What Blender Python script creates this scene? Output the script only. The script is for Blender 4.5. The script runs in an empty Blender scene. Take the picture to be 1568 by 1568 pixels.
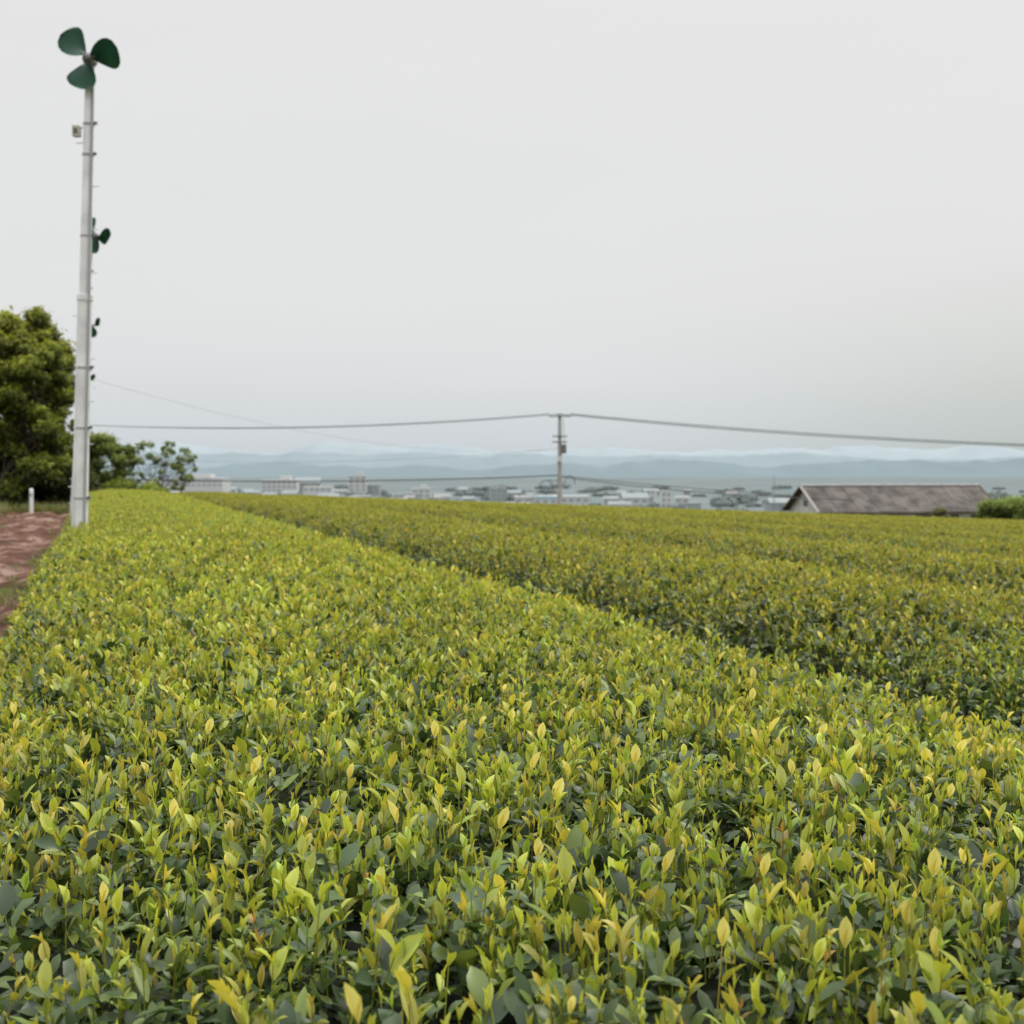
import bpy, math, random
import numpy as np
from mathutils import Vector, noise as mnoise
random.seed(7); rng=np.random.default_rng(7)
scene=bpy.context.scene
scene.view_settings.view_transform='Standard'; scene.view_settings.look='None'; scene.view_settings.exposure=0

# ------------------------------------------------------------------ helpers
SL=-0.335     # tea rows run along (SL,1)
def ground(x,y):
    x=np.asarray(x,float); y=np.asarray(y,float)
    xc=60*np.tanh(x/60.0); yc=np.maximum(y,-40)
    z=-1.25-0.0352*xc-0.0171*np.minimum(yc,300)-0.0004*np.maximum(0,np.minimum(yc,300)-30)**2
    v=-24.0+1.2*np.sin(x*0.004+1)*np.cos(y*0.003)
    k=2.0
    m=np.maximum(z,v)
    return m+k*np.log(np.exp((z-m)/k)+np.exp((v-m)/k))-k*np.log(1+np.exp(-20/k))

class MB:
    def __init__(s): s.v=[];s.f=[];s.m=[];s.c=[];s.n=0
    def add(s,v,f,mat=0,col=(1,1,1)):
        v=np.asarray(v,float).reshape(-1,3)
        s.v.append(v); o=s.n; s.n+=len(v)
        s.f.extend([tuple(int(i)+o for i in q) for q in f]); s.m.extend([mat]*len(f))
        c=np.asarray(col,float)
        if c.ndim==1: c=np.tile(c,(len(v),1))
        s.c.append(c)
    def box(s,c,d,mat=0,rz=0,col=(1,1,1)):
        x,y,z=[a/2 for a in d]
        p=np.array([(-x,-y,-z),(x,-y,-z),(x,y,-z),(-x,y,-z),(-x,-y,z),(x,-y,z),(x,y,z),(-x,y,z)])
        R=np.array([[math.cos(rz),-math.sin(rz),0],[math.sin(rz),math.cos(rz),0],[0,0,1]])
        s.add(p@R.T+np.array(c),[(0,3,2,1),(4,5,6,7),(0,1,5,4),(1,2,6,5),(2,3,7,6),(3,0,4,7)],mat,col)
    def tube(s,pts,rad,mat=0,n=10,col=(1,1,1),cap=True):
        pts=[Vector(p) for p in pts]; vs=[];fs=[]
        if not hasattr(rad,'__len__'): rad=[rad]*len(pts)
        for i,p in enumerate(pts):
            t=(pts[min(i+1,len(pts)-1)]-pts[max(i-1,0)]).normalized()
            a=Vector((0,0,1)) if abs(t.z)<.9 else Vector((1,0,0))
            e1=t.cross(a).normalized(); e2=t.cross(e1)
            for j in range(n):
                th=2*math.pi*j/n
                vs.append(p+(e1*math.cos(th)+e2*math.sin(th))*rad[i])
        for i in range(len(pts)-1):
            for j in range(n):
                fs.append((i*n+j,i*n+(j+1)%n,(i+1)*n+(j+1)%n,(i+1)*n+j))
        if cap:
            fs.append(tuple(range(n))[::-1]); fs.append(tuple((len(pts)-1)*n+j for j in range(n)))
        s.add(np.array([tuple(v) for v in vs]),fs,mat,col)
    def obj(s,name,mats,smooth=False,link=True,parent=None):
        me=bpy.data.meshes.new(name); me.from_pydata(np.concatenate(s.v).tolist(),[],s.f)
        for m in mats: me.materials.append(m)
        me.polygons.foreach_set('material_index',s.m)
        if smooth: me.polygons.foreach_set('use_smooth',[True]*len(s.f))
        ca=me.color_attributes.new('tint','FLOAT_COLOR','POINT')
        c=np.concatenate(s.c); ca.data.foreach_set('color',np.hstack([c,np.ones((len(c),1))]).ravel())
        me.update()
        o=bpy.data.objects.new(name,me)
        if link: scene.collection.objects.link(o)
        if parent: o.parent=parent
        return o
def quadmesh(name,V,Q,C,mats):
    me=bpy.data.meshes.new(name); me.vertices.add(len(V)); me.vertices.foreach_set('co',V.astype(np.float32).ravel())
    nq=len(Q); me.loops.add(nq*4); me.loops.foreach_set('vertex_index',Q.astype(np.int32).ravel())
    me.polygons.add(nq); me.polygons.foreach_set('loop_start',np.arange(0,nq*4,4,dtype=np.int32))
    me.update(calc_edges=True)
    me.polygons.foreach_set('use_smooth',np.ones(nq,bool))
    for m in mats: me.materials.append(m)
    ca=me.color_attributes.new('tint','FLOAT_COLOR','POINT'); ca.data.foreach_set('color',np.hstack([C,np.ones((len(C),1))]).astype(np.float32).ravel())
    me.update(); return me

def mat(name):
    m=bpy.data.materials.new(name); m.use_nodes=True
    nt=m.node_tree; return m,nt,nt.nodes['Principled BSDF'],nt.nodes['Material Output']
def simple(name,col,rough=.7,noise=0,scale=5,metal=0,bump=0):
    m,nt,b,o=mat(name); b.inputs['Roughness'].default_value=rough; b.inputs['Metallic'].default_value=metal
    if noise:
        g=nt.nodes.new('ShaderNodeNewGeometry'); n=nt.nodes.new('ShaderNodeTexNoise'); n.inputs['Scale'].default_value=scale; n.inputs['Detail'].default_value=6
        nt.links.new(g.outputs['Position'],n.inputs['Vector'])
        r=nt.nodes.new('ShaderNodeValToRGB'); r.color_ramp.elements[0].position=.3; r.color_ramp.elements[1].position=.7
        r.color_ramp.elements[0].color=(*[c*(1-noise) for c in col],1); r.color_ramp.elements[1].color=(*[min(1,c*(1+noise)) for c in col],1)
        nt.links.new(n.outputs['Fac'],r.inputs['Fac']); nt.links.new(r.outputs['Color'],b.inputs['Base Color'])
        if bump:
            bp=nt.nodes.new('ShaderNodeBump'); bp.inputs['Strength'].default_value=bump; nt.links.new(n.outputs['Fac'],bp.inputs['Height']); nt.links.new(bp.outputs['Normal'],b.inputs['Normal'])
    else: b.inputs['Base Color'].default_value=(*col,1)
    return m
def leafmat(name,trans=.35,rough=.4,spec=.5,var=.25,patch=.0,pscale=1.2):
    m,nt,b,o=mat(name)
    a=nt.nodes.new('ShaderNodeVertexColor'); a.layer_name='tint'
    oi=nt.nodes.new('ShaderNodeObjectInfo')
    mr=nt.nodes.new('ShaderNodeMapRange'); mr.inputs['To Min'].default_value=1-var; mr.inputs['To Max'].default_value=1+var
    nt.links.new(oi.outputs['Random'],mr.inputs['Value'])
    val=mr.outputs['Result']
    if patch:
        g=nt.nodes.new('ShaderNodeNewGeometry'); n=nt.nodes.new('ShaderNodeTexNoise'); n.inputs['Scale'].default_value=pscale; n.inputs['Detail'].default_value=3
        nt.links.new(g.outputs['Position'],n.inputs['Vector'])
        mp=nt.nodes.new('ShaderNodeMapRange'); mp.inputs['From Min'].default_value=.3; mp.inputs['From Max'].default_value=.7; mp.inputs['To Min'].default_value=1-patch; mp.inputs['To Max'].default_value=1+patch
        nt.links.new(n.outputs['Fac'],mp.inputs['Value'])
        mu=nt.nodes.new('ShaderNodeMath'); mu.operation='MULTIPLY'; nt.links.new(val,mu.inputs[0]); nt.links.new(mp.outputs[0],mu.inputs[1]); val=mu.outputs[0]
    hs=nt.nodes.new('ShaderNodeHueSaturation'); nt.links.new(a.outputs['Color'],hs.inputs['Color']); nt.links.new(val,hs.inputs['Value'])
    nt.links.new(hs.outputs['Color'],b.inputs['Base Color'])
    b.inputs['Roughness'].default_value=rough; b.inputs['Specular IOR Level'].default_value=spec
    t=nt.nodes.new('ShaderNodeBsdfTranslucent')
    mm=nt.nodes.new('ShaderNodeMixRGB'); mm.blend_type='MULTIPLY'; mm.inputs[0].default_value=1; mm.inputs[2].default_value=(1.28,1.26,.62,1)
    nt.links.new(hs.outputs['Color'],mm.inputs[1]); nt.links.new(mm.outputs[0],t.inputs['Color'])
    mx=nt.nodes.new('ShaderNodeMixShader'); mx.inputs[0].default_value=trans
    nt.links.new(b.outputs[0],mx.inputs[1]); nt.links.new(t.outputs[0],mx.inputs[2]); nt.links.new(mx.outputs[0],o.inputs['Surface'])
    return m

M_leaf=leafmat('tea_leaf',.3,.40,.45,.18,.15)
M_leafs=leafmat('tea_leaf_row',.3,.44,.42,.0,.18)
M_tree=leafmat('tree_leaf',.3,.55,.3,.0)
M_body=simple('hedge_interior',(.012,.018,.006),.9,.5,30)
M_bark=simple('bark',(.06,.045,.03),.9,.4,12,bump=.4)

# ------------------------------------------------------------------ tea clump variants
PROF={5:[.14,.80,1.0,.74,.05],3:[.15,1.0,.05]}
def leaf_geo(base,az,tilt,L,W,curl,fold,rows=5):
    side=np.array([-math.sin(az),math.cos(az),0.])
    prof=PROF[rows]
    vs=[]; p=np.array(base,float); tt=tilt
    for i in range(rows):
        w=W/2*prof[i]
        nrm=np.array([-math.cos(az)*math.cos(tt),-math.sin(az)*math.cos(tt),math.sin(tt)])
        wob=rng.normal(0,.05)*W*(0<i<rows-1)
        vs+= [p-side*w+nrm*(w*fold+wob), p.copy(), p+side*w+nrm*(w*fold-wob)]
        tt+=curl/(rows-1)
        dd=np.array([math.cos(az)*math.sin(tt),math.sin(az)*math.sin(tt),math.cos(tt)])
        p=p+dd*L/(rows-1)
    fs=[]
    for i in range(rows-1):
        a=i*3
        fs+=[(a,a+1,a+4,a+3),(a+1,a+2,a+5,a+4)]
    return vs,fs
def young_col():
    r=rng.random()
    if r<.05: c=np.array([.46,.28,.085])
    elif r<.23: c=np.array([.56,.49,.09])
    elif r<.72: c=np.array([.47,.51,.075])
    else: c=np.array([.30,.40,.065])
    return c*rng.uniform(.74,1.15)
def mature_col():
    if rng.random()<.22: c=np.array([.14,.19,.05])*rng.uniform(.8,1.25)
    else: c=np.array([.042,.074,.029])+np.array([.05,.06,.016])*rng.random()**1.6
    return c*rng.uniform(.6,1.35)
def clump(kind,rows=5):
    b=MB()
    nm={'y':5,'m':7,'d':8}[kind]; ns={'y':2,'m':1,'d':0}[kind]
    if kind=='y' and rng.random()<.4: ns=3
    for i in range(nm):
        r=rng.uniform(0,.03); a=rng.uniform(0,6.28)
        L=rng.uniform(.025,.055)
        v,f=leaf_geo((r*math.cos(a),r*math.sin(a),rng.uniform(-.055,-.012)),a+rng.normal(0,.6),rng.uniform(.3,1.4),L,L*rng.uniform(.42,.58),rng.uniform(.1,.8),rng.uniform(.1,.45),rows)
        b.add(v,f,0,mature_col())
    for s in range(ns):
        r=rng.uniform(0,.032); a=rng.uniform(0,6.28); bx,by=r*math.cos(a),r*math.sin(a)
        lx,ly=rng.normal(0,.18,2); H=rng.uniform(-.002,.034)
        if rng.random()<.12: H+=rng.uniform(.01,.025)
        z0=-.045
        col=young_col()
        b.tube([(bx,by,z0),(bx+lx*H,by+ly*H,H)],[.0013,.0009],0,3,col*.7,cap=False)
        n=rng.integers(2,5) if H>.03 else rng.integers(2,4); a0=rng.uniform(0,6.28)
        big=.92 if rng.random()<.88 else 1.35
        for j in range(n):
            t=(j+1)/n; z=z0+(H-z0)*t
            L=rng.uniform(.018,.040)*(1.25-.35*t)*big; W=L*rng.uniform(.26,.48)
            base=(bx+lx*z,by+ly*z,z)
            v,f=leaf_geo(base,a0+j*2.4,rng.uniform(.15,.8)*(1.3-.6*t),L,W,rng.uniform(-.1,.8),rng.uniform(.25,.8),rows)
            g_=np.array([.16,.23,.045])
            k=np.clip((1-t)*rng.uniform(.4,1.5),0,1)
            cc=(col*(1-k)+g_*k)*rng.uniform(.8,1.15)
            vc=np.array([cc*(.85 if i%3==1 else 1.0) for i in range(len(v))])
            b.add(v,f,0,vc)
        v,f=leaf_geo((bx+lx*H,by+ly*H,H),a0,rng.uniform(0,.25),rng.uniform(.016,.03),.005,.1,.9,rows)
        b.add(v,f,0,col*np.array([1.1,1.02,.9]))
    return b
parts=bpy.data.collections.new('tea_clump_variants')
kinds=['y']*18+['m']*10+['d']*8
HI=[];LO=[]
for i,k in enumerate(kinds):
    c=clump(k); o=c.obj('tea_clump_%02d'%i,[M_leaf],True,link=False); parts.objects.link(o)
    HI.append((np.concatenate(c.v),np.array(c.f),np.concatenate(c.c)))
    c=clump(k,3); LO.append((np.concatenate(c.v),np.array(c.f),np.concatenate(c.c)))

def instancer(name,coll):
    ng=bpy.data.node_groups.new(name,'GeometryNodeTree')
    ng.interface.new_socket('Geometry',in_out='INPUT',socket_type='NodeSocketGeometry')
    ng.interface.new_socket('Geometry',in_out='OUTPUT',socket_type='NodeSocketGeometry')
    N=ng.nodes; gi=N.new('NodeGroupInput'); go=N.new('NodeGroupOutput')
    iop=N.new('GeometryNodeInstanceOnPoints'); ci=N.new('GeometryNodeCollectionInfo')
    ci.inputs['Collection'].default_value=coll; ci.inputs['Separate Children'].default_value=True; ci.inputs['Reset Children'].default_value=True
    def na(n,t):
        a=N.new('GeometryNodeInputNamedAttribute'); a.data_type=t; a.inputs['Name'].default_value=n; return a
    r=na('rot','FLOAT_VECTOR'); s=na('scl','FLOAT'); ix=na('idx','INT')
    er=N.new('FunctionNodeEulerToRotation')
    L=ng.links.new
    L(gi.outputs[0],iop.inputs['Points']); L(ci.outputs[0],iop.inputs['Instance']); iop.inputs['Pick Instance'].default_value=True
    L(ix.outputs[0],iop.inputs['Instance Index']); L(r.outputs[0],er.inputs[0]); L(er.outputs[0],iop.inputs['Rotation']); L(s.outputs[0],iop.inputs['Scale'])
    L(iop.outputs[0],go.inputs[0]); return ng
NG_tea=instancer('tea_instancer',parts)
def points_obj(name,P,R,S,I,ng,parent=None):
    me=bpy.data.meshes.new(name); me.vertices.add(len(P)); me.vertices.foreach_set('co',P.astype(np.float32).ravel())
    a=me.attributes.new('rot','FLOAT_VECTOR','POINT'); a.data.foreach_set('vector',R.astype(np.float32).ravel())
    a=me.attributes.new('scl','FLOAT','POINT'); a.data.foreach_set('value',S.astype(np.float32))
    a=me.attributes.new('idx','INT','POINT'); a.data.foreach_set('value',I.astype(np.int32))
    o=bpy.data.objects.new(name,me); scene.collection.objects.link(o)
    md=o.modifiers.new('instances','NODES'); md.node_group=ng
    if parent: o.parent=parent
    return o

# ------------------------------------------------------------------ hedge rows
HW=1.5
prof=np.array([(-1.0,-.72),(-1.0,-.38),(-.985,-.28),(-.93,-.19),(-.84,-.125),(-.68,-.06),(-.4,-.015),(0,0),(.4,-.012),(.7,-.045),(.86,-.09),(.94,-.15),(.985,-.24),(1.0,-.38),(1.0,-.72)])
pu=prof[:,0]*HW; pz=prof[:,1]
seg=np.hypot(np.diff(pu),np.diff(pz)); cl=np.concatenate([[0],np.cumsum(seg)]); PL=cl[-1]
def lf(x,y):
    return np.sin(x*1.7+.6*np.sin(y*.9))*np.cos(y*1.3+.4*np.sin(x*1.1))*.5+np.sin(x*.6+y*.35+2)*.5
CAN=.72
def scatter(q,dx,n,flank=.3):
    uo=np.interp(q,cl,pu); zo=np.interp(q,cl,pz)
    tu=np.interp(q+.03,cl,pu)-np.interp(q-.03,cl,pu); tz=np.interp(q+.03,cl,pz)-np.interp(q-.03,cl,pz)
    ln=np.hypot(tu,tz)+1e-9; nu,nz=-tz/ln,tu/ln
    side=1-np.clip(nz,0,1)
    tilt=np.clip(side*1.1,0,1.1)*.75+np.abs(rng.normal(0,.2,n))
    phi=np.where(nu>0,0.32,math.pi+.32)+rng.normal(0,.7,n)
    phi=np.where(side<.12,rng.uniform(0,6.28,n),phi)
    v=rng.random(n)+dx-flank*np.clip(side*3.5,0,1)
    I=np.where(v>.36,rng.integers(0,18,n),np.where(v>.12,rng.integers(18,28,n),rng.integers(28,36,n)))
    return uo,zo,tilt,phi,I
LEN=1.0
def make_seg(name,den,sc,src,nvar,dv=0.,tint=1.,flank=.3):
    col=bpy.data.collections.new(name)
    for vi in range(nvar):
        n=int(den*PL*LEN); q=rng.uniform(0,PL,n); dy=rng.uniform(-LEN/2-.03,LEN/2+.03,n)
        ph=rng.uniform(0,6.28)
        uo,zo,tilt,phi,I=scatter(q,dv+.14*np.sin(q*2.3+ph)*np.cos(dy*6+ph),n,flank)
        ok=zo>-.6
        x=uo+SL*dy+rng.normal(0,.02,n); z=zo-.0352*(uo+SL*dy)-.0171*dy+rng.normal(0,.020,n)
        s=sc*rng.uniform(.72,1.28,n)
        Vs=[];Qs=[];Cs=[];o=0
        for i in np.nonzero(ok)[0]:
            V,Q,C=src[I[i]]
            sp_=rng.uniform(0,6.28); c1,s1=math.cos(sp_),math.sin(sp_); ct,st=math.cos(tilt[i]),math.sin(tilt[i]); cp,sp2=math.cos(phi[i]),math.sin(phi[i])
            Rz1=np.array([[c1,-s1,0],[s1,c1,0],[0,0,1]]); Ry=np.array([[ct,0,st],[0,1,0],[-st,0,ct]]); Rz2=np.array([[cp,-sp2,0],[sp2,cp,0],[0,0,1]])
            Vs.append((V*s[i])@(Rz2@Ry@Rz1).T+np.array([x[i],dy[i],z[i]])); Qs.append(Q+o); Cs.append(C*rng.uniform(.8,1.2)*tint); o+=len(V)
        me=quadmesh('%s_%02d'%(name,vi),np.concatenate(Vs),np.concatenate(Qs),np.concatenate(Cs),[M_leafs])
        ob=bpy.data.objects.new('%s_%02d'%(name,vi),me); col.objects.link(ob)
    return instancer(name+'_instancer',col),nvar
NG_A=make_seg('hedge_segment_fine',480,1.0,HI,5,.04)
NG_B=make_seg('hedge_segment_mid',290,1.2,LO,5,.06)
NG_C=make_seg('hedge_segment_far',180,1.5,LO,4,.06)
SHADE_TINT=np.array([.90,.84,.82])  # darkens leaf colour of rows past the first, painting in their flank shade
NG_A2=make_seg('shade_tinted_segment_fine',450,1.0,HI,4,-.10,SHADE_TINT,.65)
NG_B2=make_seg('shade_tinted_segment_mid',280,1.2,LO,5,-.08,SHADE_TINT,.65)
NG_C2=make_seg('shade_tinted_segment_far',180,1.5,LO,5,-.02,SHADE_TINT,.6)
NEAR=5.0
for k in range(14):
    cu=1.05+3.38*k
    ymin=max(.12,(cu-HW-1.6)/.80) if k>0 else .12
    ymax=57.0
    row=bpy.data.objects.new('tea_hedge',None); scene.collection.objects.link(row)
    ys=np.concatenate([np.arange(ymin-.3,12,.25),np.arange(12,ymax+1.5,.7)]) if ymin<12 else np.arange(ymin,ymax+1,.7)
    qs=np.linspace(0,PL,25)
    bu=np.interp(qs,cl,pu)*.95; bz=np.interp(qs,cl,pz)-.065
    b=MB(); V=[]
    for y in ys:
        x=cu+bu+SL*y
        z=ground(x,y)+CAN+bz-.01
        V.append(np.stack([x,np.full_like(x,y),z],1))
    n=len(qs); F=[]
    for i in range(len(ys)-1):
        for j in range(n-1): F.append((i*n+j,i*n+j+1,(i+1)*n+j+1,(i+1)*n+j))
    F.append(tuple(range(n))); F.append(tuple((len(ys)-1)*n+j for j in range(n))[::-1])
    b.add(np.concatenate(V),F,0)
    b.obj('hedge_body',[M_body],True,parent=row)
    if ymin<NEAR:
        N=int(680*PL*(NEAR-ymin)); y=rng.uniform(ymin,NEAR,N); q=rng.uniform(0,PL,N)
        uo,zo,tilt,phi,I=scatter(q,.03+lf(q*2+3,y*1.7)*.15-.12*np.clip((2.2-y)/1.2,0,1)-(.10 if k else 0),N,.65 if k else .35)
        x=cu+uo+SL*y
        z=ground(x,y)+CAN+zo+lf(x,y)*.012+rng.normal(0,.020,N)
        keep=(np.abs(x)<.43*y+1.3)&(zo>-.6)
        R=np.stack([tilt,np.zeros_like(tilt),phi+math.pi/2],1)
        points_obj('leaf_canopy_near',np.stack([x,y,z],1)[keep],R[keep],rng.uniform(.66,1.15,N)[keep],I[keep],NG_tea,parent=row)
    y0=max(NEAR,ymin)
    for nm,(ng,nv),a,c in (('leaf_canopy_fine',NG_A2 if k else NG_A,NEAR,12),('leaf_canopy_mid',NG_B2 if k else NG_B,12,26),('leaf_canopy_far',NG_C2 if k else NG_C,26,58)):
        yy=np.arange(a+.5,c,1.0); yy=yy[yy>y0-.2]
        xx=cu+SL*yy; m_=(np.abs(xx)<.43*yy+3.5); yy=yy[m_]; xx=xx[m_]
        if len(yy)==0: continue
        zz=ground(xx,yy)+CAN; n=len(yy)
        xx=xx+rng.normal(0,.025,n)
        idx=rng.integers(0,nv,n)
        for i in range(1,n):
            if idx[i]==idx[i-1]: idx[i]=(idx[i]+1)%nv
        points_obj(nm,np.stack([xx,yy,zz],1),np.zeros((n,3)),np.ones(n),idx,ng,parent=row)

# ------------------------------------------------------------------ ground
def spread(lim,n,near):
    t=np.linspace(-1,1,n); return np.sign(t)*(near*np.abs(t)+ (lim-near)*np.abs(t)**4)
gx=spread(9000,181,90)
gy=np.concatenate([np.arange(-60,80,1.0),80*np.exp(np.linspace(0,math.log(9500/80),90))])
X,Y=np.meshgrid(gx,gy); Z=ground(X,Y)
b=MB(); nx=len(gx)
F=[(i*nx+j,i*nx+j+1,(i+1)*nx+j+1,(i+1)*nx+j) for i in range(len(gy)-1) for j in range(nx-1)]
b.add(np.stack([X.ravel(),Y.ravel(),Z.ravel()],1),F)
m,nt,pb,out=mat('ground'); pb.inputs['Roughness'].default_value=.95; pb.inputs['Specular IOR Level'].default_value=0
g=nt.nodes.new('ShaderNodeNewGeometry'); sp=nt.nodes.new('ShaderNodeSeparateXYZ'); nt.links.new(g.outputs['Position'],sp.inputs[0])
n1=nt.nodes.new('ShaderNodeTexNoise'); n1.inputs['Scale'].default_value=1.5; n1.inputs['Detail'].default_value=8; nt.links.new(g.outputs['Position'],n1.inputs['Vector'])
r1=nt.nodes.new('ShaderNodeValToRGB'); e=r1.color_ramp.elements; e[0].position=.35; e[0].color=(.07,.035,.02,1); e[1].position=.6; e[1].color=(.08,.09,.03,1); nt.links.new(n1.outputs['Fac'],r1.inputs['Fac'])
n2=nt.nodes.new('ShaderNodeTexNoise'); n2.inputs['Scale'].default_value=.006; n2.inputs['Detail'].default_value=8; nt.links.new(g.outputs['Position'],n2.inputs['Vector'])
r2=nt.nodes.new('ShaderNodeValToRGB'); e=r2.color_ramp.elements; e[0].position=.38; e[0].color=(.140,.168,.173,1); e[1].position=.62; e[1].color=(.165,.192,.196,1); nt.links.new(n2.outputs['Fac'],r2.inputs['Fac'])  # far ground colour: bluish distance haze painted into the base colour
mr=nt.nodes.new('ShaderNodeMapRange'); mr.inputs['From Min'].default_value=90; mr.inputs['From Max'].default_value=600; nt.links.new(sp.outputs['Y'],mr.inputs['Value'])
mx=nt.nodes.new('ShaderNodeMixRGB'); nt.links.new(mr.outputs[0],mx.inputs[0]); nt.links.new(r1.outputs[0],mx.inputs[1]); nt.links.new(r2.outputs[0],mx.inputs[2]); nt.links.new(mx.outputs[0],pb.inputs['Base Color'])
b.obj('ground',[m],True)

# dirt path
b=MB(); us=np.linspace(-2.9,-.1,48); ys=np.arange(.2,41,.16); V=[]
for y in ys:
    bend=-.004*max(0,y-30)**2
    for j,u in enumerate(us):
        uu=u+bend+(.15*math.sin(y*1.1)+.1*math.sin(y*2.9) if j==0 else 0)
        x=uu+SL*y
        h=.05+.05*mnoise.noise(Vector((u*2.4,y*.45,0)))+.035*mnoise.noise(Vector((u*7,y*2,4)))+.02*mnoise.noise(Vector((u*15,y*7,4)))-.06*math.exp(-((u+.95)/.2)**2)-.06*math.exp(-((u+2.2)/.2)**2)
        if j==0: h=-.02
        V.append((x,y,float(ground(x,y))+h+.02))
n=len(us); F=[(i*n+j,i*n+j+1,(i+1)*n+j+1,(i+1)*n+j) for i in range(len(ys)-1) for j in range(n-1)]
b.add(V,F)
m,nt,pb,out=mat('red_dirt'); pb.inputs['Roughness'].default_value=.9; pb.inputs['Specular IOR Level'].default_value=.2
g=nt.nodes.new('ShaderNodeNewGeometry')
mpp=nt.nodes.new('ShaderNodeMapping'); mpp.inputs['Rotation'].default_value=(0,0,math.radians(-18.5)); mpp.inputs['Scale'].default_value=(1,.3,1); nt.links.new(g.outputs['Position'],mpp.inputs[0])
n1=nt.nodes.new('ShaderNodeTexNoise'); n1.inputs['Scale'].default_value=1.9; n1.inputs['Detail'].default_value=12; n1.inputs['Roughness'].default_value=.72; nt.links.new(mpp.outputs[0],n1.inputs['Vector'])
r1=nt.nodes.new('ShaderNodeValToRGB'); e=r1.color_ramp.elements; e[0].position=.40; e[0].color=(.045,.018,.010,1); e[1].position=.60; e[1].color=(.27,.185,.145,1); x=e.new(.52); x.color=(.110,.048,.030,1)
nt.links.new(n1.outputs['Fac'],r1.inputs['Fac']); nt.links.new(r1.outputs[0],pb.inputs['Base Color'])
n3=nt.nodes.new('ShaderNodeTexNoise'); n3.inputs['Scale'].default_value=9; n3.inputs['Detail'].default_value=8; nt.links.new(g.outputs['Position'],n3.inputs['Vector'])
bp=nt.nodes.new('ShaderNodeBump'); bp.inputs['Strength'].default_value=1; bp.inputs['Distance'].default_value=.08; nt.links.new(n3.outputs['Fac'],bp.inputs['Height']); nt.links.new(bp.outputs[0],pb.inputs['Normal'])
b.obj('dirt_path',[m],True)

# grass verge
gcol=bpy.data.collections.new('grass_tuft_variants')
for i in range(6):
    b=MB()
    for j in range(28):
        a=rng.uniform(0,6.28); r=rng.uniform(0,.09)
        L=rng.uniform(.08,.26)
        c=np.array([.12,.15,.03])*rng.uniform(.6,1.4) if rng.random()<.7 else np.array([.24,.18,.08])
        v,f=leaf_geo((r*math.cos(a),r*math.sin(a),-.01),a+rng.normal(0,1),rng.uniform(.05,.6),L,.011,rng.uniform(.1,1.1),.2,3)
        b.add(v,f,0,c)
    o=b.obj('grass_tuft_%02d'%i,[M_leaf],True,link=False); gcol.objects.link(o)
NG_g=instancer('grass_instancer',gcol)
N=15000; y=rng.uniform(6,56,N); u=rng.uniform(-10,-2.6,N); u2=-2.7-.004*np.maximum(0,y-30)**2
u=np.where(rng.random(N)<.3,u2-rng.exponential(.3,N),u)
u=np.where(y>36.5,rng.uniform(-8,-.6,N),u)
keep0=(u<u2+.1)|(y>36.5+rng.normal(0,.6,N)); x=u+SL*y; keep=keep0&(np.abs(x)<.46*y+2)
P=np.stack([x,y,ground(x,y)+.03],1)[keep]; n=len(P)
points_obj('grass_verge',P,np.stack([rng.normal(0,.1,n),rng.normal(0,.1,n),rng.uniform(0,6.28,n)],1),rng.uniform(.7,1.9,n),rng.integers(0,6,n),NG_g)
N=1300; y=rng.uniform(4,42,N); u=-.5-rng.exponential(.07,N); x=u+SL*y
P=np.stack([x,y,ground(x,y)+.05],1)
points_obj('grass_edge',P,np.stack([rng.normal(0,.1,N),rng.normal(0,.1,N),rng.uniform(0,6.28,N)],1),rng.uniform(.3,.7,N),rng.integers(0,6,N),NG_g)

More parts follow.
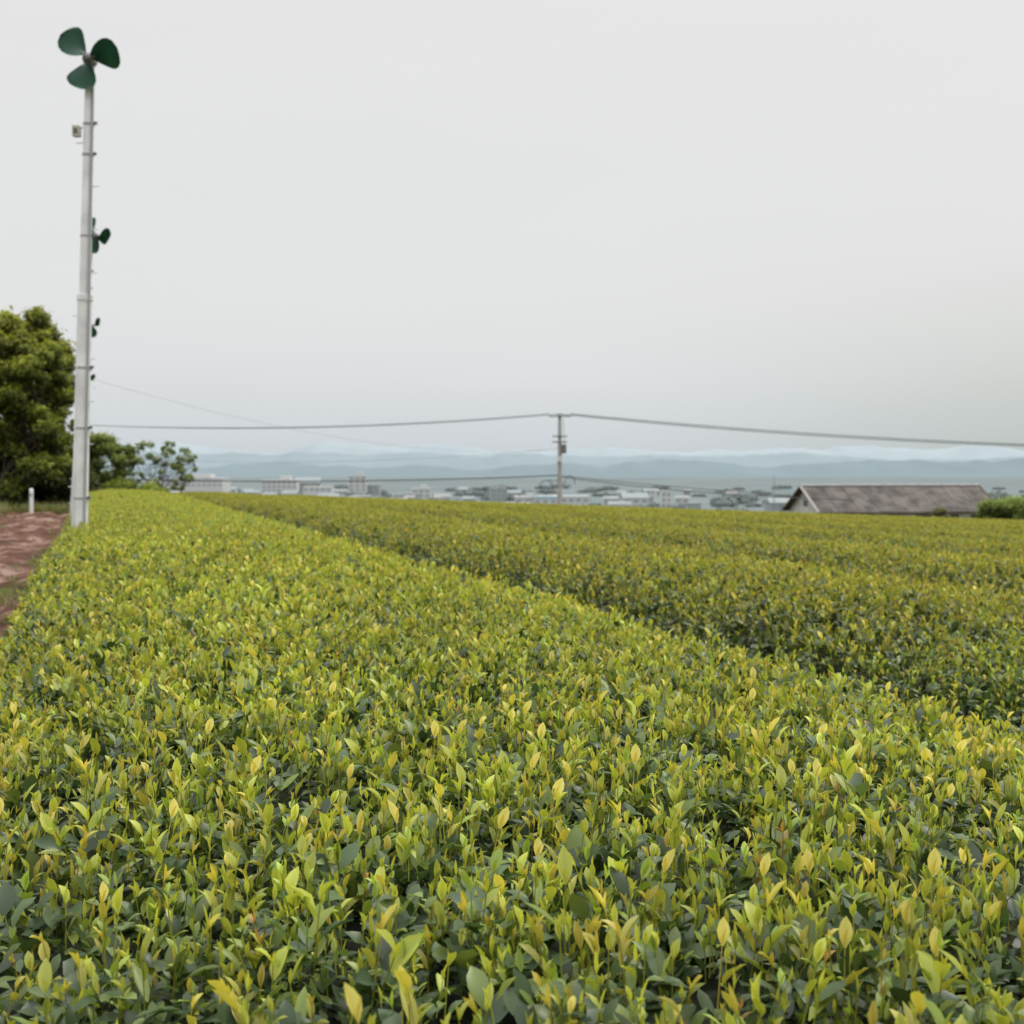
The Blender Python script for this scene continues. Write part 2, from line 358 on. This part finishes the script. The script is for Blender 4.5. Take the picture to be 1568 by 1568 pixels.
# ------------------------------------------------------------------ trees
def tree(name,base,clumps,nleaf,lsize,top_col,dark_col,trunk_r=.16,stems=1):
    b=MB(); base=np.array(base)
    cs=np.array([c[:3] for c in clumps]); rs=np.array([c[3] for c in clumps])
    top=cs[:,2].max(); mid=cs.mean(0)
    tr=[]
    for s in range(stems):
        o=base+np.array([rng.normal(0,.3)*(stems>1),rng.normal(0,.3)*(stems>1),-.1]); e=mid+np.array([rng.normal(0,.4),rng.normal(0,.4),0])*(stems>1)
        pts=[o,o*.65+e*.35+rng.normal(0,.1,3),o*.3+e*.7+rng.normal(0,.12,3),e]
        b.tube(pts,[trunk_r,trunk_r*.75,trunk_r*.55,trunk_r*.35],1,8,(1,1,1)); tr.append(pts)
    for c in cs:
        p=tr[rng.integers(0,stems)]; s=p[rng.integers(1,4)]
        m_=(s+c)/2+rng.normal(0,.15,3)
        b.tube([s,m_,c],[trunk_r*.35,trunk_r*.2,trunk_r*.07],1,5,(1,1,1))
    w=rs**2; w=w/w.sum()
    which=rng.choice(len(cs),nleaf,p=w)
    d=rng.normal(0,1,(nleaf,3)); d/=np.linalg.norm(d,axis=1)[:,None]
    rad=rng.uniform(.25,1.0,nleaf)**.5*(1+.3*np.sin(d[:,0]*7+which)*np.cos(d[:,2]*6+which*2))
    rad*=np.where(rng.random(nleaf)<.14,rng.uniform(1.1,1.7,nleaf),1)
    pos=cs[which]+d*(rad*rs[which])[:,None]*np.array([1,1,.8])
    nrm=d+rng.normal(0,.7,(nleaf,3))+np.array([0,0,.4]); nrm/=np.linalg.norm(nrm,axis=1)[:,None]
    a=rng.normal(0,1,(nleaf,3)); t=np.cross(nrm,a); t/=np.linalg.norm(t,axis=1)[:,None]; s2=np.cross(nrm,t)
    L=lsize*rng.uniform(.6,1.3,nleaf)[:,None]
    V=np.stack([pos-t*L*.5,pos+s2*L*.25+nrm*L*.05,pos+t*L*.5-nrm*L*.1,pos-s2*L*.25+nrm*L*.05],1).reshape(-1,3)
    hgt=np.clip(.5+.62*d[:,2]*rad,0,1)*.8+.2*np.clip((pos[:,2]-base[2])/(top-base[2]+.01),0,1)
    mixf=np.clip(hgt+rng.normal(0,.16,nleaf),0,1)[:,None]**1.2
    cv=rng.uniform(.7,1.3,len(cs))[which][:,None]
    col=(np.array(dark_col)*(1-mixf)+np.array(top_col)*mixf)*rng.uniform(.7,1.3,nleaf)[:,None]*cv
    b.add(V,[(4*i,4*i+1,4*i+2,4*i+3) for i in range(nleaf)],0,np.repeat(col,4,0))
    return b.obj(name,[M_tree,M_bark])
def crown(cx,cy,z0,z1,rx,ry,n,rmin,rmax):
    out=[]
    for i in range(n):
        t=rng.uniform(0,1); z=z0+(z1-z0)*t
        w=math.sqrt(max(.05,1-((t-.4)/.68)**2)); a=rng.uniform(0,6.28); r=math.sqrt(rng.uniform(.2,1))
        out.append((cx+math.cos(a)*rx*w*r,cy+math.sin(a)*ry*w*r,z,rng.uniform(rmin,rmax)))
    return out
G=lambda x,y: float(ground(x,y))
TC=(.33,.35,.045); DC=(.03,.045,.012)
tree('broadleaf_tree',(-18.2,40,G(-18.2,40)),crown(-17.9,40,.0,4.9,2.9,2.6,110,.22,.62),54000,.17,TC,DC,.2)
tree('broadleaf_tree',(-16.4,42.5,G(-16.4,42.5)),crown(-16.6,42.5,-.6,5.1,1.7,1.8,84,.2,.48),35000,.17,TC,DC,.15)
tree('broadleaf_tree',(-21.5,43,G(-21.5,43)),crown(-21.5,43,-.2,5.1,3.0,2.6,50,.5,.9),32000,.18,TC,DC,.2)
tree('broadleaf_tree',(-16.0,39.5,G(-16.0,39.5)),crown(-15.2,39.5,-.9,4.2,1.0,1.3,64,.2,.44),28000,.15,(.26,.29,.035),DC,.1,2)
tree('undergrowth_shrub',(-17.5,41,G(-17.5,41)),crown(-17.0,41.3,-1.5,.2,3.4,.9,70,.35,.6),34000,.14,(.09,.11,.022),(.015,.02,.008),.06,5)
tree('roadside_shrub',(-15.6,47,G(-15.6,47)),crown(-15.6,47,-.9,1.15,1.2,1.1,50,.15,.38),15000,.13,(.24,.30,.06),(.03,.045,.015),.06,4)
tree('roadside_shrub',(-14.2,48,G(-14.2,48)),crown(-13.7,48,-.9,.95,1.6,1.0,70,.07,.2),2400,.14,(.28,.34,.12),(.08,.10,.05),.03,6)
tree('roadside_shrub',(-14.4,46,G(-14.4,46)),crown(-14.3,46,-1.5,-.75,1.6,1.0,30,.2,.38),9000,.12,(.28,.34,.05),(.04,.055,.02),.04,4)
tree('round_bush',(23.7,60,G(23.7,60)),crown(23.9,60,-3.0,-1.8,1.25,.9,30,.35,.55),18000,.13,(.26,.34,.07),(.03,.045,.014),.05,3)
tree('round_bush',(25.9,61,G(25.9,61)),crown(25.9,61,-3.1,-2.05,1.3,.9,24,.35,.55),13000,.13,(.26,.34,.07),(.03,.045,.014),.05,3)
tree('small_bush',(24.8,72,G(24.8,72)),crown(24.9,72,-4.0,-2.5,.45,.4,14,.2,.34),4000,.12,(.2,.2,.09),(.06,.06,.03),.03,3)

# marker post
M_white=simple('white_paint',(.75,.75,.73),.5,.06,8)
b=MB(); x,y=-14.0,36; z=G(x,y); b.tube([(x,y,z-.1),(x,y,z+.72)],.055,0,10); b.tube([(x,y,z+.72),(x,y,z+.77)],[.06,.03],0,10); b.box((x,y-.06,z+.58),(.08,.01,.08),1)
b.obj('marker_post',[M_white,simple('band_grey',(.3,.3,.3))])

# ------------------------------------------------------------------ frost fans
M_pole=simple('galvanised_steel',(.70,.71,.71),.55,.16,4,.0)
M_dark=simple('dark_steel',(.16,.16,.16),.5,.2,10,.3)
M_green=simple('green_blade',(.003,.062,.030),.38,.35,6)
M_cable=simple('cable_grey',(.33,.33,.33),.6)
M_beige=simple('control_box',(.45,.45,.38),.6,.1,6)
def fan(base,top,yaw,blade_r,spin,pitch=.25):
    b=MB(); base=Vector(base); top=Vector(top)
    def at(t): return base.lerp(top,t)
    b.tube([base+Vector((0,0,-.15)),at(.25),at(.56)],[.092,.088,.082],0,16)
    b.tube([at(.56),at(1)],[.066,.054],0,16)
    b.tube([at(.555),at(.565)],.092,0,16)
    off=Vector((.07,-.06,0))
    b.tube([at(.02)+off*1.1,at(.5)+off,at(.98)+off*.7],.016,3,8)
    off2=Vector((-.05,-.07,0)); b.tube([at(.0)+off2*1.2,at(.55)+off2*.9],.011,0,8)
    for t in (.16,.3,.42,.68,.84,.9):
        r=.093 if t<.56 else .067
        b.tube([at(t),at(t+.004)],r,3,14)
        b.box(at(t+.003)+Vector((r+.015,-.02,0)),(.04,.03,.03),1)
    for t in np.arange(.1,.95,.085):
        sx=1 if int(t*100)%2 else -1
        b.tube([at(t),at(t)+Vector((sx*.14,0,0))],.007,0,6)
    c=at(.895); b.tube([c,c+Vector((-.14,-.02,0))],.012,0,6); b.box(c+Vector((-.13,-.03,-.05)),(.08,.08,.12),4); b.box(c+Vector((-.13,-.075,-.05)),(.045,.008,.06),1)
    f=Vector((math.sin(yaw)*math.cos(pitch),-math.cos(yaw)*math.cos(pitch),-math.sin(pitch)))
    rt=Vector((math.cos(yaw),math.sin(yaw),0)); up=rt.cross(f)*-1
    if up.z<0: up=-up
    hub=top+Vector((0,0,.16))
    b.tube([top,top+Vector((0,0,.10))],.05,1,12)
    m0=hub-f*.13; b.tube([m0,m0+f*.03,m0+f*.22,m0+f*.26],[.05,.07,.07,.045],3,16)
    for a in np.arange(0,6.28,.52):
        dd=rt*math.cos(a)+up*math.sin(a); b.tube([m0+f*.04+dd*.072,m0+f*.2+dd*.072],.006,1,4)
    h0=m0+f*.26; b.tube([h0,h0+f*.05,h0+f*.075],[.055,.05,.02],1,14)
    b.tube([m0+f*.01,m0-f*.02],[.06,.06],0,14)
    for kk in range(3):
        th0=spin+kk*2*math.pi/3
        R=[.13,.20,.30,.45,.60,.76,.88,.96,1.0]; lo=[-.35,-.48,-.58,-.62,-.63,-.63,-.60,-.52,-.38]; hi=[.42,.60,.72,.74,.70,.62,.50,.34,.10]
        nv=8; V=[];Fc=[]
        for i,r in enumerate(R):
            for j in range(nv):
                s=j/(nv-1); th=th0+lo[i]+(hi[i]-lo[i])*s
                tw=(s-.5)*.36*blade_r*(1.0-.4*r)+.04*r*blade_r
                p=h0+f*(.02+tw)+(rt*math.cos(th)+up*math.sin(th))*r*blade_r
                V.append(tuple(p))
        for i in range(len(R)-1):
            for j in range(nv-1): Fc.append((i*nv+j,i*nv+j+1,(i+1)*nv+j+1,(i+1)*nv+j))
        V2=[tuple(Vector(p)-f*.008) for p in V]; n=len(V)
        b.add(V+V2,Fc+[tuple(n+q for q in fc[::-1]) for fc in Fc],2)
        dd=rt*math.cos(th0)+up*math.sin(th0); b.tube([h0+f*.02,h0+f*.02+dd*blade_r*.25],[.02,.012],1,6)
    return b.obj('frost_fan_on_pole',[M_pole,M_dark,M_green,M_cable,M_beige],False)
fan((-5.10,14.5,G(-5.1,14.5)),(-4.89,14.5,4.55),.15,.36,math.radians(135),.15)
fan((-9.24,26,G(-9.24,26)),(-8.80,26,4.68),1.15,.38,math.radians(250),.2)
fan((-14.75,42,G(-14.75,42)),(-14.3,42,4.62),1.2,.38,math.radians(40),.2)
fan((-22.6,64,G(-22.6,64)),(-21.9,64,4.6),1.2,.38,math.radians(100),.2)

# ------------------------------------------------------------------ utility pole and wires
M_conc=simple('concrete_pole',(.36,.35,.33),.85,.2,3)
M_ins=simple('insulator',(.6,.6,.58),.3)
def catenary(p0,p1,sag,n=24):
    return [(p0[0]+(p1[0]-p0[0])*t,p0[1]+(p1[1]-p0[1])*t,p0[2]+(p1[2]-p0[2])*t-4*sag*t*(1-t)) for t in np.linspace(0,1,n)]
def upole(x,y,ztop,name='utility_pole'):
    b=MB(); z=G(x,y)
    b.tube([(x,y,z-.3),(x,y,ztop)],[.24,.15],0,14)
    for dz,w in ((-.12,2.0),(-1.9,1.3),(-2.4,1.3)):
        b.box((x,y-.2,ztop+dz),(w,.1,.1),1)
        for sx in (-.45,-.15,.15,.45):
            h_=.22 if dz>-1 else .15
            b.tube([(x+sx*w,y-.2,ztop+dz+.05),(x+sx*w,y-.2,ztop+dz+h_)],[.05,.04],2,8)
    b.tube([(x+.35,y-.15,ztop-3.4),(x+.35,y-.15,ztop-3.35),(x+.35,y-.15,ztop-2.65),(x+.35,y-.15,ztop-2.6)],[.2,.24,.24,.2],1,14)
    b.box((x-.05,y-.22,ztop-3.9),(.35,.25,.5),2)
    ring=[(x-1.2+.6*math.cos(a),y-.2,ztop-6.4+.6*math.sin(a)) for a in np.linspace(0,2*math.pi,25)]
    b.tube(ring,.035,3,6,cap=False)
    b.tube([(x-.15,y-.2,ztop-5.8),(x-1.2,y-.2,ztop-5.8)],.03,3,6)
    ring=[(x+.9+.45*math.cos(a),y-.2,ztop-6.1+.7*math.sin(a)) for a in np.linspace(0,math.pi,14)]
    b.tube(ring,.035,3,6)
    for i in range(12): b.tube([(x,y,z+1.5+i*.6),(x+(.32 if i%2 else -.32),y,z+1.5+i*.6)],.02,1,5)
    b.tube([(x+.3,y-.15,ztop-.3),(x+.4,y-.15,ztop-2.6)],.02,3,5)
    return b.obj(name,[M_conc,M_dark,M_ins,simple('black_cable',(.03,.03,.035),.6)],False)
px,py,pt=4.24,110,4.6
upole(px,py,pt); upole(-62,118,5.6); upole(72,112,1.5)
M_wire=simple('black_wire',(.05,.055,.06),.6)
def wires(name,specs):
    b=MB()
    for p0,p1,s,r in specs: b.tube(catenary(p0,p1,s),r,0,5)
    return b.obj(name,[M_wire])
wires('power_lines',[((px-.9,py-.2,pt+.1),(-62.9,118,5.6),1.55,.028),((px+.3,py-.2,pt+.1),(-61.7,118,5.6),1.6,.026),
 ((px+.9,py-.2,pt+.1),(72.9,112,1.6),.85,.04),((px-.3,py-.2,pt+.1),(71.7,112,1.6),.95,.035),
 ((px-.2,py-.2,pt-5.35),(-62,118,.1),.95,.055),((px+.2,py-.2,pt-5.5),(27,98.0,-2.6),.35,.04),((px+.2,py-.2,pt-5.4),(72,112,-4.2),.9,.035),
 ((px-.3,py-.2,pt-3.0),(-21.9,64,4.6),1.5,.006),((px-.3,py-.2,pt-3.0),(-62,118,3.2),1.9,.010)])

# ------------------------------------------------------------------ shed with long roof
M_roof,nt,pb,out=mat('weathered_roof'); pb.inputs['Roughness'].default_value=.8; pb.inputs['Specular IOR Level'].default_value=.25
tc=nt.nodes.new('ShaderNodeTexCoord'); mp=nt.nodes.new('ShaderNodeMapping'); mp.inputs['Scale'].default_value=(1,1,.35); mp.inputs['Rotation'].default_value=(0,0,math.radians(-9)); nt.links.new(tc.outputs['Object'],mp.inputs[0])
wv=nt.nodes.new('ShaderNodeTexWave'); wv.inputs['Scale'].default_value=1.1; wv.inputs['Distortion'].default_value=.4; nt.links.new(mp.outputs[0],wv.inputs['Vector'])
nn=nt.nodes.new('ShaderNodeTexNoise'); nn.inputs['Scale'].default_value=.9; nn.inputs['Detail'].default_value=9; nn.inputs['Roughness'].default_value=.65; nt.links.new(mp.outputs[0],nn.inputs['Vector'])
rr=nt.nodes.new('ShaderNodeValToRGB'); rr.color_ramp.elements[0].position=.38; rr.color_ramp.elements[0].color=(.055,.047,.044,1); rr.color_ramp.elements[1].position=.62; rr.color_ramp.elements[1].color=(.15,.13,.12,1); nt.links.new(nn.outputs['Fac'],rr.inputs['Fac'])
mx=nt.nodes.new('ShaderNodeMixRGB'); mx.blend_type='MULTIPLY'; mx.inputs[0].default_value=.3; nt.links.new(rr.outputs[0],mx.inputs[1]); nt.links.new(wv.outputs['Color'],mx.inputs[2]); nt.links.new(mx.outputs[0],pb.inputs['Base Color'])
M_wall=simple('plaster_wall',(.5,.5,.47),.8,.15,2)
M_glass=simple('window_glass',(.05,.06,.07),.15)
M_brown=simple('dark_wood',(.07,.055,.045),.8,.3,3)
M_seam=simple('roof_seam',(.085,.072,.065),.8,.3,3)
shed=bpy.data.objects.new('farm_shed',None); scene.collection.objects.link(shed)
sx,sy=31.4,102.5; rz=math.radians(9); L=14.8; W=6.6; zr=-1.58; ze=-3.35; zb=G(sx,sy)-.3
ca,sa=math.cos(rz),math.sin(rz)
def T(p): return (sx+p[0]*ca-p[1]*sa, sy+p[0]*sa+p[1]*ca, p[2])
b=MB()
h=L/2;w=W/2
zi=-.12
pts=[(-h,-w,zb),(h,-w,zb),(h,w,zb),(-h,w,zb),(-h,-w,ze+zi),(h,-w,ze+zi),(h,w,ze+zi),(-h,w,ze+zi),(-h,0,zr+zi),(h,0,zr+zi)]
b.add([T(p) for p in pts],[(0,1,5,4),(1,2,6,9,5),(2,3,7,6),(3,0,4,8,7)],0)
b.obj('walls',[M_wall],parent=shed)
b=MB(); ov=.45; th=.1; drop=(zr-ze)/w*ov
for s in (-1,1):
    p=[(-h-ov,0,zr),(h+ov,0,zr),(h+ov,s*(w+ov),ze-drop),(-h-ov,s*(w+ov),ze-drop)]
    p2=[(a,c,d-th) for a,c,d in p]
    b.add([T(q) for q in p+p2],[(0,1,2,3),(7,6,5,4),(3,2,6,7),(0,3,7,4),(1,5,6,2)],0)
b.tube([T((-h-ov,0,zr+.05)),T((h+ov,0,zr+.05))],.11,1,8)
for i in range(1,9):
    xx=-h-ov+i*(L+2*ov)/9
    b.tube([T((xx,0,zr+.01)),T((xx,-(w+ov),ze-drop+.01))],.03,3,5)
for s in (-1,1):
    for e_ in (-1,1):
        b.tube([T((e_*(h+ov+.03),0,zr-.02)),T((e_*(h+ov+.03),s*(w+ov),ze-drop-.02))],.10,1 if s<0 and e_<0 else 2,6)
b.obj('roof',[M_roof,simple('ridge_cap',(.30,.29,.28),.6,.2,2),M_brown,M_seam],parent=shed)
b=MB()
for i in range(6):
    xx=-h+1.4+i*2.4
    b.box(T((xx,-w-.03,ze-.95)),(1.3,.06,.9),0,rz); b.box(T((xx,-w-.07,ze-.95)),(.06,.05,.9),1,rz)
b.box(T((-h-.03,0,zb+1.2)),(.06,1.6,2.0),1,rz); b.box(T((-h-.03,0,ze+.4)),(.06,.8,.5),0,rz)
b.obj('windows_and_door',[M_glass,M_brown],parent=shed)

# ------------------------------------------------------------------ distant town
def hz(c,f):  # blends painted haze into the town's wall, roof and window colours
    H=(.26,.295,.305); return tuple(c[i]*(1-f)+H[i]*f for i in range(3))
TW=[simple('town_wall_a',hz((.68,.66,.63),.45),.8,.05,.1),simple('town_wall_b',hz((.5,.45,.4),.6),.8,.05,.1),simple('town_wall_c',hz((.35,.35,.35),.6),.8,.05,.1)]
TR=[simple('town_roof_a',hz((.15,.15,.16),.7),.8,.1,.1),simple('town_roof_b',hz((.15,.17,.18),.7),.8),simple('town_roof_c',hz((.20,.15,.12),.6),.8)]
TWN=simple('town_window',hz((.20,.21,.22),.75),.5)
TBL=simple('town_blue_roof',(.16,.30,.37),.6)
def building(name,x,y,w,d,zt,fl,wall,roof,gable=False,rz=0.,b=None,penthouse=False):
    own=b is None
    if own: b=MB()
    z0=G(x,y)-1; h=zt-z0
    b.box((x,y,z0+h/2),(w,d,h),0+wall,rz)
    if gable:
        rh=min(w,d)*.25; ca,sa=math.cos(rz),math.sin(rz)
        p=[(-w/2-.5,-d/2-.5,0),(w/2+.5,-d/2-.5,0),(w/2+.5,d/2+.5,0),(-w/2-.5,d/2+.5,0),(-w/2-.3,0,rh),(w/2+.3,0,rh)]
        b.add([(x+q[0]*ca-q[1]*sa,y+q[0]*sa+q[1]*ca,zt+.05+q[2]) for q in p],[(0,1,5,4),(2,3,4,5),(1,2,5),(3,0,4),(3,2,1,0)],3+roof)
    else:
        b.box((x,y,zt+.35),(w+.6,d+.6,.6),3+roof if roof==3 else wall,rz)
        if penthouse: b.box((x+w*.15,y,zt+2.2),(w*.3,d*.5,3),wall,rz)
    fh=3.2; n=max(2,int(w/4)); ca,sa=math.cos(rz),math.sin(rz)
    for f_ in range(fl):
        zz=zt-1.7-f_*fh
        if zz<z0+1: break
        for i in range(n):
            lx=-w/2+(i+.5)*w/n; ly=-d/2-.1
            b.box((x+lx*ca-ly*sa,y+lx*sa+ly*ca,zz),(w/n*.55,.2,1.4),7,rz)
    if own: return b.obj(name,TW+TR+[TBL,TWN])
TOWN=[('warehouse_building',-258,1000,54,30,-9.5,2,0,0,False,.02,True),('warehouse_building',-288,1040,34,20,-10,2,0,0,False,-.05,False),
('factory_building',-187,1000,28,20,-11,3,0,0,False,.05,True),('factory_building',-168,1020,20,18,-13,2,1,1,True,.1,False),('warehouse_building',-150,960,22,16,-16,1,0,0,False,0,False),
('apartment_tower',-131,1050,15,12,-8.0,4,0,0,False,.08,True),('office_building',-118,1060,10,14,-16,2,2,0,False,0,False),
('apartment_building',-70,950,14,12,-17.0,3,0,0,False,.1,True),('apartment_building',-10,900,12,12,-16,3,2,0,False,.1,True),
('factory_building',9,700,15,14,-17.3,2,0,0,False,.0,False),('blue_roof_warehouse',18.5,690,13,14,-17.3,2,0,3,False,.0,False),('factory_building',33,700,20,16,-17.0,2,0,0,False,.03,False),
('apartment_building',71,720,15,12,-18,2,0,1,True,.1,False),('apartment_building',93,750,6,6,-15,3,0,0,False,.1,False),('farm_building',140,640,16,10,-18.5,2,2,0,True,.1,False)]
for t in TOWN:
    building(t[0],t[1],t[2],t[3],t[4],t[5],t[6],t[7],t[8],t[9],t[10],None,t[11])
b=MB()
for i in range(70):
    y=rng.uniform(620,1100); pxn=(rng.beta(1.2,1.9)*.64-.32); x=pxn*y
    g0=G(x,y); building('',x,y,rng.uniform(6,14),rng.uniform(6,10),g0+rng.choice([3,4,4,5]),1,int(rng.choice([0,0,1,2])),int(rng.integers(0,3)),rng.random()<.7,rng.uniform(-.4,.4),b)
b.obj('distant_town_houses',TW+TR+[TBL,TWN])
M_dt=simple('distant_foliage',(.185,.215,.205),1,.12,.12); M_dt.node_tree.nodes['Principled BSDF'].inputs['Specular IOR Level'].default_value=0  # pale foliage tone has distance haze painted in
M_dt2=simple('near_valley_foliage',(.12,.155,.10),.95,.35,.3)
def treemass(name,items,mt,leafs=220):
    b=MB()
    for (x,y,r) in items:
        z=G(x,y)+r*.3
        d=rng.normal(0,1,(leafs,3)); d/=np.linalg.norm(d,axis=1)[:,None]; pos=np.array([x,y,z])+d*np.array([2.2,1.4,.6])*r*rng.uniform(.6,1.05,leafs)[:,None]
        a=rng.normal(0,1,(leafs,3)); t=np.cross(d+a*.4,a); t/=np.linalg.norm(t,axis=1)[:,None]; s2=np.cross(d,t); L=r*.3
        V=np.stack([pos-t*L,pos+s2*L*.6,pos+t*L,pos-s2*L*.6],1).reshape(-1,3)
        b.add(V,[(4*i,4*i+1,4*i+2,4*i+3) for i in range(leafs)],0)
    return b.obj(name,[mt])
it=[]
for i in range(150):
    y=rng.uniform(600,1400); x=rng.uniform(-.32,.5)*y; it.append((x,y,rng.uniform(3,6)))
treemass('distant_trees',it,M_dt,160)
it=[((p-784)/1893*420+rng.normal(0,1.5),420+rng.normal(0,6),rng.uniform(2.0,3.4)) for p in np.linspace(1078,1138,10)]
b_=treemass('valley_grove',it,M_dt2,400); b_.location.z=5.0
b=MB(); x,y=106,500; z=G(x,y); b.tube([(x,y,z),(x,y,-3)],[.3,.10],0,8)
for i in range(5): b.box((x,y,z+8+i*2.2),(1.2-.15*i,.1,.1),0)
b.obj('radio_mast',[simple('mast',(.22,.26,.28),.6)])

# ------------------------------------------------------------------ hills
def hills(name,d,base,crest,amp,col,seed,depth,lin):  # col includes painted aerial haze, paler for farther ranges
    xs=np.linspace(-d*.75,d*.75,420); nr=14; V=[]
    for j in range(nr):
        t=j/(nr-1)
        for x in xs:
            s=x/d*11
            r=mnoise.fractal(Vector((s,seed,0)),.85,2.0,7)*amp
            sp_=mnoise.fractal(Vector((s*2.3,seed+5,t*2.2)),1.0,2.0,5)*amp*.35*math.sin(t*math.pi)
            hgt=crest+r+lin*x
            prof_=math.sin(min(1,t*1.15)*math.pi/2)
            V.append((x,d+depth*t,base+(hgt-base)*prof_*(1 if t<.9 else .9)+sp_))
    n=len(xs); F=[(i*n+j,i*n+j+1,(i+1)*n+j+1,(i+1)*n+j) for i in range(nr-1) for j in range(n-1)]
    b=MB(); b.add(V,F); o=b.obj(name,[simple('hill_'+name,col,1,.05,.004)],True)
    o.data.materials[0].node_tree.nodes['Principled BSDF'].inputs['Specular IOR Level'].default_value=0
    return o
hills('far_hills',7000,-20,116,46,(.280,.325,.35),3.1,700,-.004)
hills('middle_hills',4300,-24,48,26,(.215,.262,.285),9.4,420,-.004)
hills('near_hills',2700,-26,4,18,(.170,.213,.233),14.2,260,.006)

# ------------------------------------------------------------------ sky, sun, camera
w=bpy.data.worlds.new('World'); scene.world=w; w.use_nodes=True; nt=w.node_tree; nt.nodes.clear()
N=nt.nodes.new; Lk=nt.links.new
out=N('ShaderNodeOutputWorld'); sky=N('ShaderNodeTexSky'); sky.sky_type='NISHITA'; sky.sun_disc=False
EL=math.radians(55); AZ=math.radians(50)
sky.sun_elevation=EL; sky.sun_rotation=AZ; sky.dust_density=5; sky.air_density=1.5
bg1=N('ShaderNodeBackground'); bg1.inputs[1].default_value=.1; Lk(sky.outputs[0],bg1.inputs[0])
tc=N('ShaderNodeTexCoord'); sp=N('ShaderNodeSeparateXYZ'); Lk(tc.outputs['Generated'],sp.inputs[0])
rp=N('ShaderNodeValToRGB'); Lk(sp.outputs['Z'],rp.inputs['Fac']); el=rp.color_ramp.elements
el[0].position=0; el[0].color=(.60,.65,.68,1); el[1].position=.36; el[1].color=(.80,.80,.795,1)
for p,c in ((.03,(.66,.70,.73)),(.07,(.735,.757,.772)),(.13,(.78,.785,.788))):
    q=el.new(p); q.color=(*c,1)
mrx=N('ShaderNodeMapRange'); mrx.inputs['From Min'].default_value=.05; mrx.inputs['From Max'].default_value=.5; mrx.interpolation_type='SMOOTHSTEP'; Lk(sp.outputs['X'],mrx.inputs['Value'])
mrz=N('ShaderNodeMapRange'); mrz.inputs['From Min'].default_value=.20; mrz.inputs['From Max'].default_value=0; mrz.interpolation_type='SMOOTHSTEP'; Lk(sp.outputs['Z'],mrz.inputs['Value'])
mu=N('ShaderNodeMath'); mu.operation='MULTIPLY'; Lk(mrx.outputs[0],mu.inputs[0]); Lk(mrz.outputs[0],mu.inputs[1])
mt=N('ShaderNodeMixRGB'); mt.blend_type='MULTIPLY'; mt.inputs[2].default_value=(.80,.82,.75,1); Lk(mu.outputs[0],mt.inputs[0]); Lk(rp.outputs[0],mt.inputs[1])
mp=N('ShaderNodeMapping'); mp.inputs['Scale'].default_value=(1.5,1.5,9); Lk(tc.outputs['Generated'],mp.inputs[0])
cn=N('ShaderNodeTexNoise'); cn.inputs['Scale'].default_value=2.2; cn.inputs['Detail'].default_value=3; Lk(mp.outputs[0],cn.inputs['Vector'])
cm=N('ShaderNodeMapRange'); cm.inputs['To Min'].default_value=.98; cm.inputs['To Max'].default_value=1.02; Lk(cn.outputs['Fac'],cm.inputs['Value'])
zn=N('ShaderNodeMapRange'); zn.inputs['From Min'].default_value=.38; zn.inputs['From Max'].default_value=.85; zn.inputs['To Min'].default_value=1; zn.inputs['To Max'].default_value=3.2; zn.interpolation_type='SMOOTHSTEP'; Lk(sp.outputs['Z'],zn.inputs['Value'])
m2=N('ShaderNodeMath'); m2.operation='MULTIPLY'; Lk(zn.outputs[0],m2.inputs[0]); Lk(cm.outputs[0],m2.inputs[1])
bg2=N('ShaderNodeBackground'); Lk(mt.outputs[0],bg2.inputs[0]); Lk(m2.outputs[0],bg2.inputs[1])
ms=N('ShaderNodeMixShader'); ms.inputs[0].default_value=.96; Lk(bg1.outputs[0],ms.inputs[1]); Lk(bg2.outputs[0],ms.inputs[2]); Lk(ms.outputs[0],out.inputs[0])

sl=bpy.data.lights.new('sun','SUN'); sl.energy=1.5; sl.angle=math.radians(14); sl.color=(1,.95,.85)
so=bpy.data.objects.new('sun',sl); scene.collection.objects.link(so)
dirv=Vector((math.sin(AZ)*math.cos(EL),math.cos(AZ)*math.cos(EL),math.sin(EL)))
so.rotation_euler=dirv.to_track_quat('Z','Y').to_euler(); so.location=dirv*30

cam=bpy.data.cameras.new('camera'); co=bpy.data.objects.new('camera',cam); scene.collection.objects.link(co); scene.camera=co
cam.sensor_width=36; cam.lens=43.46; cam.clip_start=.05; cam.clip_end=20000
co.location=(0,0,0); co.rotation_euler=(math.radians(90-2.09),0,0)
cam.dof.use_dof=True; cam.dof.focus_distance=2.1; cam.dof.aperture_fstop=8.0
print('done')
